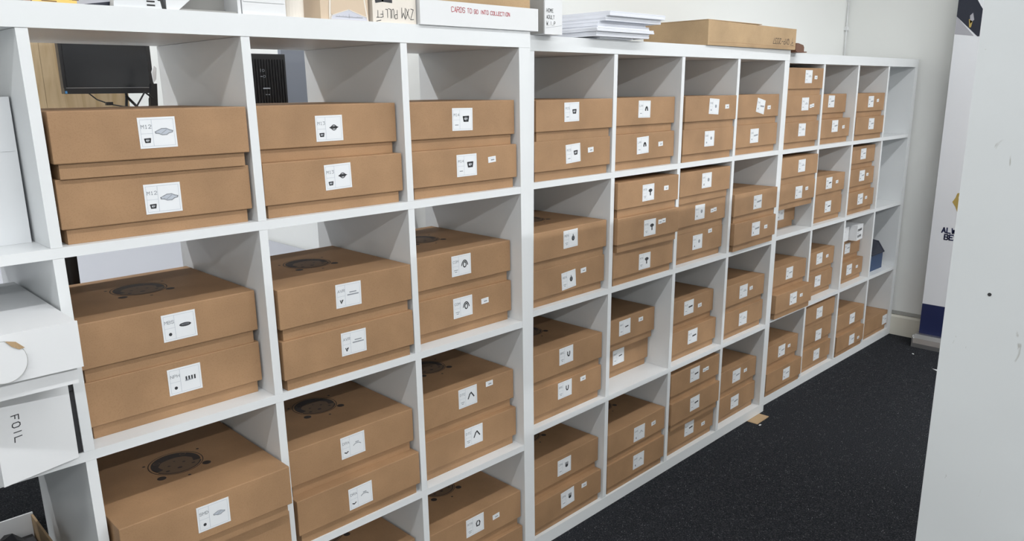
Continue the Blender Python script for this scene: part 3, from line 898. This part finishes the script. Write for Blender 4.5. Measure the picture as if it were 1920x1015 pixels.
# beige gift pack with pentagon label
rp = empty('beige_gift_pack', (.945, .010, ZT))
tag(rp, 'beige gift pack with pointed silver label', 'gift box')
link('body', boxme('body', (-.058, .052, 0, .09, 0, .13), M['cream'], .002), rp)
bm = bmesh.new()
prism(bm, [(-.040, 0), (.052, 0), (.050, .006), (.040, .07), (-.036, .07), (-.040, .01)], -.0012, -.0004)
link('front_sheet', finish(bm, 'front_sheet', M['creamedge']), rp)
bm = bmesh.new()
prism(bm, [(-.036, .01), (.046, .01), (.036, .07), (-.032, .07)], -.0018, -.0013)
link('shaded_band', finish(bm, 'shaded_band', M['cream']), rp)  # beige front inside its paler border
bm = bmesh.new()
P5 = [(-.038, 0), (.049, 0), (.045, .0075), (.0045, .0205), (-.034, .0085)]
prism(bm, P5, -.0026, -.0019, 0)
ribbon(bm, P5 + P5[:1], .0014, 1, -.0030)
rr = random.Random(9)
xx = -.026
while xx < .036:
    hgt = rr.uniform(.0012, .0028)
    ribbon(bm, [(xx, .0055), (xx + .0008, .0055 + hgt), (xx + .0018, .0055)], .0005, 2, -.0031)
    xx += .0026
ribbon(bm, [(.0045, .004), (.0045, .012)], .0007, 2, -.0031)
o = link('front_label', finish(bm, 'front_label', [M['lav'], M['creamedge'], M['greyink']]), rp)
o['label'] = 'pointed pale silver label with script lettering'
# white carton with upside-down handwriting
r2 = card_box('white_carton', 1.004, 1.114, .004, .20, ZT, ZT + .13, M['creamedge'], 'off-white carton with upside-down black handwriting', 'cardboard box')
bm = bmesh.new(); rr = random.Random(5)
text(bm, 'ZXM', .018, .010, .020, .0013, 0, -.0004, adv=5.6, jit=.4, flip=True, rnd=rr, sx=.60)
text(bm, 'PULL', -.024, .009, .0175, .0012, 0, -.0004, adv=5.4, jit=.35, flip=True, rnd=rr, sx=.50)
text(bm, 'FT', -.046, .010, .0125, .0012, 0, -.0004, adv=5.2, jit=.4, flip=True, rnd=rr, sx=.8)
ribbon(bm, [(-.047, .0018), (-.036, .004)], .0014, 0, -.0004)
ribbon(bm, [(-.046, .040), (-.030, .043), (-.008, .042)], .006, 0, -.0004)
o = link('handwriting', finish(bm, 'handwriting', M['ink']), r2); o['label'] = 'black pen, upside down'
# open tray
rt = empty('open_tray_box', (1.298, -.006, ZT), 0)
tag(rt, 'long open white tray with red handwriting on its front', 'cardboard tray')
a, h = .181, .0515
bm = bmesh.new()
bbox(bm, -a, a, 0, .003, 0, h)
bbox(bm, -a, -a + .003, .003, .30, 0, h + .004)
bbox(bm, a - .003, a, .003, .30, 0, h)
bbox(bm, -a + .003, a - .003, .003, .30, 0, .003)
bbox(bm, -a, a, .30, .303, 0, h + .01)
link('body', finish(bm, 'body', M['whitecard'], .0008), rt)
bm = bmesh.new()
bbox(bm, -a + .006, a - .03, .258, .262, .0035, .16)
bbox(bm, -a + .006, a - .006, .022, .255, .0035, .105)
o = link('inner_card', finish(bm, 'inner_card', M['kraft_light'], .001), rt); o['label'] = 'brown cardboard insert'
bm = bmesh.new(); rr = random.Random(11)
xw = -.094
for word, hh in (('CARDS', .0105), ('TO', .0095), ('GO', .0085), ('INTO', .0082), ('COLLECTION', .0080)):
    wd = text(bm, word, xw, .0300 - (xw + .094) * .004, hh, .0012, 0, -.0004, adv=5.1, jit=.35, rnd=rr, sx=.92)
    xw += wd + .0070
o = link('handwriting', finish(bm, 'handwriting', M['red']), rt); o['label'] = 'red pen lettering'

# ------------------------------------------------------------------ things on top of the middle unit
ZB = W - .0034 + .0003
rh = empty('upright_white_box', (1.5605, .018, ZB + .0005), 0)
tag(rh, 'upright white box with black handwriting, right of the tray', 'cardboard box')
link('body', boxme('body', (-.0325, .0325, 0, .09, 0, .16), M['whitecard'], .0015), rh)
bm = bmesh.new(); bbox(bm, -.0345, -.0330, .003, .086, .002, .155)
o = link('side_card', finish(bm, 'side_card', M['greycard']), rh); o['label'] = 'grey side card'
bm = bmesh.new(); rr = random.Random(13)
text(bm, 'HOME', -.026, .0525, .0085, .0010, 0, -.0004, adv=5.2, jit=.35, rnd=rr, sx=.9)
text(bm, 'ADULT', -.026, .0370, .0085, .0010, 0, -.0004, adv=4.9, jit=.35, rnd=rr, sx=.88)
text(bm, 'W.I.P', -.026, .0215, .0095, .0010, 0, -.0004, adv=5.0, jit=.3, rnd=rr, sx=.85)
link('handwriting', finish(bm, 'handwriting', M['ink']), rh)
bm = bmesh.new(); ribbon(bm, [(-.028, .0150), (.030, .0225)], .0007, 0, -.0004)
link('crease', finish(bm, 'crease', M['greyink']), rh)

stack = [  # x0,x1,y,h  from the bottom
    (1.800, 1.985, .045, .0045), (1.765, 2.040, .030, .0125), (1.758, 2.052, .022, .0095), (1.775, 2.045, .034, .0090), (1.785, 2.036, .040, .0085),
    (1.792, 2.082, .020, .0120), (1.798, 2.090, .010, .0125)]
z = ZB + .0003
LP = ['thin sheaf of white paper at the bottom of the paper stack', 'thick white paper sheaf second from the bottom of the paper stack',
      'white paper sheaf third from the bottom of the paper stack', 'white paper sheaf in the middle of the paper stack',
      'white paper sheaf set back under the top two of the paper stack', 'white paper sheaf second from the top of the paper stack',
      'white paper sheaf on top of the paper stack']
for i, (a, b, y, h) in enumerate(stack):
    rr = random.Random(60 + i)
    a -= .02; b -= .055
    root = empty('paper_sheaf', ((a + b) / 2, y, z), 0)
    tag(root, LP[i], 'papers', 'white paper sheaves on the middle unit')
    n = max(2, int(h / .0022)); hh = h / n
    for k in range(n):
        dx, dy = rr.uniform(-.0012, .0012), rr.uniform(0, .0016)
        link('sheets', boxme('sheets', (-(b - a) / 2 + dx, (b - a) / 2 + dx, dy, .36 + dy * .5, k * hh, (k + 1) * hh - .0002), M['sheet'], 0), root)
    z += h + .0003

rq = empty('brown_carton', (2.6545, .060, ZB + .0004), UNITS[1][1] * .0)
tag(rq, 'long brown carton marked QYP-2037 upside down, on the middle unit', 'cardboard box')
bm = bmesh.new()
xs0, xs1 = -.3065, .3055
vs = bbox(bm, xs0, xs1, 0, .255, 0, .078)
vs[5].co.z = .0745; vs[6].co.z = .0745
link('body', finish(bm, 'body', M['kraft_light'], .002), rq)
link('lid_flap', boxme('lid_flap', (xs0 - .001, xs1 * .15, .002, .257, .0785, .0805), M['kraft_light'], .0004), rq)
bm = bmesh.new(); ribbon(bm, [(xs0 + .01, .009), (-.1, .012), (.1, .009), (xs1 - .004, .0115)], .0012, 0, -.0004)
ribbon(bm, [(xs0 + .12, .004), (xs1 - .06, .005)], .0008, 0, -.0004)
link('crease', finish(bm, 'crease', M['kraft']), rq)
bm = bmesh.new(); rr = random.Random(15)
text(bm, 'QYP-2037', .130, .018, .0185, .0019, 0, -.0004, adv=5.2, jit=.1, flip=True, rnd=rr, sx=.98)
ribbon(bm, [(.262, .017), (.288, .015)], .0016, 0, -.0004)
ribbon(bm, [(.278, .040), (.276, .026), (.284, .024), (.270, .022)], .0016, 0, -.0004)
o = link('printed_code', finish(bm, 'printed_code', M['stamp']), rq); o['label'] = 'upside-down black code QYP-2037'
# small brown holder
rs = empty('brown_holder', (3.028, .086, W - .0106 + .0003))
tag(rs, 'small brown wooden holder beside the brown carton on the far unit', 'holder')
bm = bmesh.new(); bbox(bm, -.040, .042, -.02, .03, 0, .004); 
link('plate', finish(bm, 'plate', M['brown'], .001), rs)
bm = bmesh.new(); prism(bm, [(-.038, .0045), (.030, .0045), (.030, .020), (.022, .028), (-.02, .034), (-.038, .034)], -.014, .024)
link('body', finish(bm, 'body', M['brown'], .002), rs)

# ------------------------------------------------------------------ small things in the far unit
zz = shelf_z(2) + 2 * BH - .0106 + .0012
r = empty('small_white_box', (3.790, .150, zz), .03)
tag(r, 'small plain white box on the kraft boxes, third row, far unit', 'box')
link('body', boxme('body', (-.066, .060, 0, .09, 0, .068), M['whitecard'], .002), r)
bm = bmesh.new(); ribbon(bm, [(-.02, .012), (.012, .014)], .004, 0, -.0004); ribbon(bm, [(-.03, .045), (.02, .047)], .0015, 0, -.0004)
link('print', finish(bm, 'print', M['greyink']), r)
r = empty('small_printed_box', (3.905, .120, zz), .10)
tag(r, 'small white box with two bold black words, far unit', 'box')
link('body', boxme('body', (-.045, .048, 0, .09, 0, .074), M['whitecard'], .002), r)
bm = bmesh.new()
text(bm, 'STANDARD', -.037, .046, .0095, .0024, 0, -.0004, adv=5.1)
text(bm, 'SIZE', -.037, .0330, .0050, .0009, 1, -.0004, adv=5.1, sx=1.6)
text(bm, 'SLEEVES', -.033, .0155, .0095, .0024, 0, -.0004, adv=5.1)
link('print', finish(bm, 'print', [M['ink'], M['greyink']]), r)
# blue box with folded flap
zb = shelf_z(2) - .0106 + .0003
r = empty('blue_box', (4.235, .150, zb), 0)
tag(r, 'open dark blue box with raised flap, last column, far unit', 'box')
bm = bmesh.new()
bbox(bm, -.085, .085, 0, .16, 0, .085)
link('body', finish(bm, 'body', M['bluebox'], .002), r)
bm = bmesh.new()
a_ = [(-.085, -.01, .087), (.080, -.01, .087), (.150, .05, .125), (.115, .16, .150), (.0, .16, .160), (-.085, .15, .125)]
va = [bm.verts.new(p) for p in a_]; vb = [bm.verts.new((p[0], p[1], p[2] + .004)) for p in a_]
bm.faces.new(va[::-1]); bm.faces.new(vb)
for i in range(6): bm.faces.new((va[i], va[(i + 1) % 6], vb[(i + 1) % 6], vb[i]))
o = link('flap', finish(bm, 'flap', M['deepnavy']), r); o['label'] = 'dark navy raised flap'

# ------------------------------------------------------------------ roll-up banner by the end wall
BX = 4.335
rbn = empty('roll_up_banner', (BX, -.07, -.011), 0)
tag(rbn, 'white and navy roll-up banner standing by the end wall', 'banner')
def yz(name, polys, mats, dx, thick=None):
    bm = bmesh.new()
    for pts, mi in polys:
        f = bm.faces.new([bm.verts.new((dx, -p[0], p[1])) for p in pts]); f.material_index = mi
    bmesh.ops.recalc_face_normals(bm, faces=bm.faces[:])
    me = bpy.data.meshes.new(name); bm.to_mesh(me); bm.free()
    for m in mats: me.materials.append(m)
    return me
BWID = .80
link('sheet', boxme('sheet', (0, .0012, -BWID, 0, .055, 2.0), M['banner'], 0), rbn)
o = link('navy_band', yz('navy_band', [([(0, .055), (BWID, .055), (BWID, .228), (0, .228)], 0)], [M['navy']], -.0005), rbn)
pic = [([(0.0, 1.66), (.10, 1.563), (BWID, 1.555), (BWID, 2.0), (0, 2.0)], 0),
       ([(0, 1.578), (.085, 1.566), (.0, 1.66)], 1)]
link('picture', yz('picture', pic, [M['deepnavy'], M['bannergrey']], -.0006), rbn)
ov = [(.070 + .020 * cos(2 * pi * i / 20), 1.650 + .030 * sin(2 * pi * i / 20)) for i in range(20)]
link('picture_detail', yz('picture_detail', [([(.058, 1.66), (.070, 1.672), (.078, 1.64), (.062, 1.622)], 0), ([(.055, 1.645), (.072, 1.632), (.068, 1.606), (.060, 1.606)], 1),
     ([(.082, 1.73), (.20, 1.73), (.20, 1.67), (.122, 1.668), (.100, 1.70)], 2)], [M['bannergrey'], M['gold'], M['banner']], -.0008), rbn)
emb = [(.082, .770), (.094, .792), (.100, .815), (.110, .818), (.108, .79), (.16, .80), (.26, .76), (.2, .72), (.11, .722), (.098, .748)]
link('gold_emblem', yz('gold_emblem', [(emb, 0)], [M['gold']], -.0009), rbn)
def btext(s, y, z, h, w):
    bm = bmesh.new(); text(bm, s, 0, 0, h, w, 0, 0, adv=5.5)
    for v in bm.verts: v.co = Vector((-.001, -(y + v.co.x), z + v.co.z))
    bmesh.ops.recalc_face_normals(bm, faces=bm.faces[:])
    me = bpy.data.meshes.new('lettering'); bm.to_mesh(me); bm.free(); me.materials.append(M['navy'])
    o = link('lettering', me, rbn); o['label'] = 'navy lettering ' + s
btext('ALWAYS', .051, .612, .025, .0062)
btext('BEST', .066, .578, .025, .0062)
bm = bmesh.new()
prof = [(-.055, 0), (.075, 0), (.075, .020), (.070, .050), (.045, .066), (-.030, .066), (-.050, .048), (-.055, .022)]
a = [bm.verts.new((p[0], .01, p[1])) for p in prof]; b = [bm.verts.new((p[0], -BWID - .01, p[1])) for p in prof]
bm.faces.new(a); bm.faces.new(b[::-1])
for i in range(8): bm.faces.new((a[i], b[i], b[(i + 1) % 8], a[(i + 1) % 8]))
link('base_cassette', finish(bm, 'base_cassette', M['steel'], .001), rbn)
link('end_cap', boxme('end_cap', (-.056, .076, .011, .015, 0, .062), M['steel'], .001), rbn)
link('top_rail', boxme('top_rail', (-.006, .008, -BWID, 0, 2.0, 2.02), M['steel'], .001), rbn)
bm = bmesh.new(); cyl(bm, (.02, -BWID / 2, .066), (.012, -BWID / 2, 2.0), .008, 10)
link('support_pole', finish(bm, 'support_pole', M['steel']), rbn)

# scraps on the floor
bm = bmesh.new()
prism(bm, [(-.05, 0), (.045, 0), (.052, .002), (-.045, .002)], -.030, .022)
o = link('card_scrap', finish(bm, 'card_scrap', M['kraft_light']), None, (2.860, .062, floor_z(2.86) + .0005), .03)
tag(o, 'brown card scrap under the corner of the middle unit', 'cardboard scrap')
for i, (x, y, s, lb) in enumerate(((2.812, .020, .006, 'tiny white scrap on the carpet beside the brown card scrap'),
                                   (4.16, -.107, .006, 'tiny white scrap on the carpet in front of the banner'))):
    bm = bmesh.new(); prism(bm, [(-s, 0), (s * .6, 0), (s, .0012), (-s * .5, .0012)], -s * .6, s * .5)
    o = link('paper_scrap', finish(bm, 'paper_scrap', M['whitecard']), None, (x, y, floor_z(x) + .0003), i * .8)
    tag(o, lb, 'paper scrap')
bm = bmesh.new()
v = [bm.verts.new(p) for p in ((3.99, -.255, 0), (3.95, -.31, 0), (3.90, -.40, 0), (4.0, -.42, 0), (3.99, -.33, 0))]
v2 = [bm.verts.new((p.co.x, p.co.y, .002)) for p in v]
bm.faces.new(v[::-1]); bm.faces.new(v2)
for i in range(5): bm.faces.new((v[i], v[(i + 1) % 5], v2[(i + 1) % 5], v2[i]))
o = link('paper_sheet', finish(bm, 'paper_sheet', M['banner']), None, (0, 0, floor_z(4) + .0008))
tag(o, 'pale paper offcut on the carpet at the white end panel', 'paper scrap')

# ------------------------------------------------------------------ work bench seen through the near unit
zb = 1.12
rb = empty('work_desk', (.42, .53, 0))
tag(rb, 'white desk behind the near shelving unit', 'desk')
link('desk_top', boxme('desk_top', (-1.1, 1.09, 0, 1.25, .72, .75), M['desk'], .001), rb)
for xx in (-1.08, .94):
    for yy in (.03, 1.17):
        link('leg', boxme('leg', (xx, xx + .05, yy, yy + .05, 0, .719), M['white'], .001), rb)
rb = empty('desk_riser', (.42, .62, .7503))
tag(rb, 'white raised shelf on the desk carrying monitor and tower', 'shelf')
link('shelf_board', boxme('shelf_board', (-1.08, 1.085, 0, .46, zb - .7503 - .025, zb - .7503), M['white'], .001), rb)
link('end_support', boxme('end_support', (-1.08, -1.055, .01, .45, 0, zb - .7503 - .0255), M['white'], .001), rb)
link('end_support', boxme('end_support', (1.06, 1.085, .01, .45, 0, zb - .7503 - .0255), M['white'], .001), rb)
rb = empty('grey_screen', (1.37, 1.03, zb + .0003))  # added panel, its blue-grey stands in for the shaded wall
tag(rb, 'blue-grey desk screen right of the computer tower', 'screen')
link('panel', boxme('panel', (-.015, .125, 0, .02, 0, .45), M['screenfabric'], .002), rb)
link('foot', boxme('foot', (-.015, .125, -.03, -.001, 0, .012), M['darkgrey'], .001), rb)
# monitor
rmn = empty('computer_monitor', (.725, .75, zb + .0003), math.radians(-4))
tag(rmn, 'black computer monitor seen through the top left cell', 'monitor')
link('screen', boxme('screen', (-.092, .098, -.001, .001, .228, .40), M['screen'], 0), rmn)
bm = bmesh.new()
bbox(bm, -.100, .108, 0.0012, .030, .213, .41)
link('casing', finish(bm, 'casing', M['black'], .003), rmn)
link('lower_bezel', boxme('lower_bezel', (-.100, .100, -.004, .0010, .2125, .227), M['black'], .0008), rmn)
link('trim_line', boxme('trim_line', (-.096, .096, -.0046, -.0041, .2262, .2270), M['steel'], 0), rmn)
o = link('sticker', boxme('sticker', (-.099, -.0945, -.0050, -.0042, .2135, .2195), M['bluesticker'], 0), rmn); o['label'] = 'small blue sticker'
bm = bmesh.new(); tube(bm, [(.045, .035, .30), (.048, .035, .205), (.022, .03, .012)], .0035); tube(bm, [(.046, .035, .207), (.085, .03, .160), (.085, .03, .012)], .0035)
link('stand_column', finish(bm, 'stand_column', M['black']), rmn)
link('stand_foot', boxme('stand_foot', (-.06, .10, -.02, .12, 0, .012), M['black'], .003), rmn)
bm = bmesh.new(); tube(bm, [(-.045, .02, .216), (-.028, .01, .198), (.0, .0, .186), (.03, .0, .180), (.06, .0, .178)], .0016, 8); bbox(bm, -.012, .004, -.006, .006, .184, .192)
link('cable', finish(bm, 'cable', M['black']), rmn)
# device on a stand
rd = empty('phone_stand', (.790, .64, zb + .0003))
tag(rd, 'black handset on a thin stand right of the monitor', 'stand')
bm = bmesh.new(); prism(bm, [(-.014, .155), (.006, .155), (.012, .235), (-.002, .235)], 0, .012)
link('handset', finish(bm, 'handset', M['black'], .001), rd)
bm = bmesh.new(); tube(bm, [(-.045, 0, .178), (-.020, 0, .215), (-.002, 0, .200)], .002); tube(bm, [(-.005, .01, .2), (-.02, .02, 0)], .004); bbox(bm, -.05, .01, -.02, .06, 0, .006)
link('frame', finish(bm, 'frame', M['black']), rd)
bm = bmesh.new(); prism(bm, [(.006, .238), (.012, .245), (.016, .272), (.010, .277), (.004, .262)], .002, .008)
o = link('white_clip', finish(bm, 'white_clip', M['whitecard'], .001), rd)
# pc tower
rt = empty('computer_tower', (1.115, .70, zb + .0003), 0)
tag(rt, 'black computer tower seen through the second cell', 'computer')
link('case', boxme('case', (-.075, .075, .008, .34, 0, .315), M['darkgrey'], .003), rt)
link('front_panel', boxme('front_panel', (-.075, .067, 0, .0075, .004, .312), M['black'], .002), rt)
for i in range(17):
    xx = -.070 + i * .0083
    link('grille_rib', boxme('grille_rib', (xx, xx + .0035, -.003, -.0002, .17, .300), M['black'], 0), rt)
bm = bmesh.new()
ring(bm, .000, .270, .0035, .003, .001, -.0034, 0, 12); ribbon(bm, [(-.008, .266), (-.008, .274)], .001, 0, -.0034)
ring(bm, .002, .254, .0035, .003, .001, -.0034, 0, 12); ribbon(bm, [(-.009, .254), (-.004, .254)], .0016, 0, -.0034)
ribbon(bm, [(-.004, .222), (.016, .222)], .0028, 0, -.0034)
ribbon(bm, [(.002, .205), (.006, .205)], .0016, 0, -.0034); ribbon(bm, [(.010, .205), (.014, .205)], .0016, 0, -.0034)
link('marking', finish(bm, 'marking', M['paleink']), rt)
bm = bmesh.new(); tube(bm, [(.060, .2, .315), (.085, .15, .312), (.094, .12, .29), (.088, .1, .25), (.082, .1, .2)], .003); tube(bm, [(.07, .16, .315), (.080, .12, .30), (.084, .10, .27), (.079, .09, .2)], .0025)
link('cable', finish(bm, 'cable', M['darkgrey']), rt)
# pine board
rp = empty('pine_board', (.735, 1.055, zb + .0003))
tag(rp, 'upright knotty pine board behind the monitor', 'board')
link('plank', boxme('plank', (-.22, -.075, 0, .02, 0, .8), M['pine'], .001), rp)
link('plank', boxme('plank', (-.074, .140, 0.001, .021, 0, .8), M['pine'], .001), rp)
# white sheet and dark bag standing between unit and bench
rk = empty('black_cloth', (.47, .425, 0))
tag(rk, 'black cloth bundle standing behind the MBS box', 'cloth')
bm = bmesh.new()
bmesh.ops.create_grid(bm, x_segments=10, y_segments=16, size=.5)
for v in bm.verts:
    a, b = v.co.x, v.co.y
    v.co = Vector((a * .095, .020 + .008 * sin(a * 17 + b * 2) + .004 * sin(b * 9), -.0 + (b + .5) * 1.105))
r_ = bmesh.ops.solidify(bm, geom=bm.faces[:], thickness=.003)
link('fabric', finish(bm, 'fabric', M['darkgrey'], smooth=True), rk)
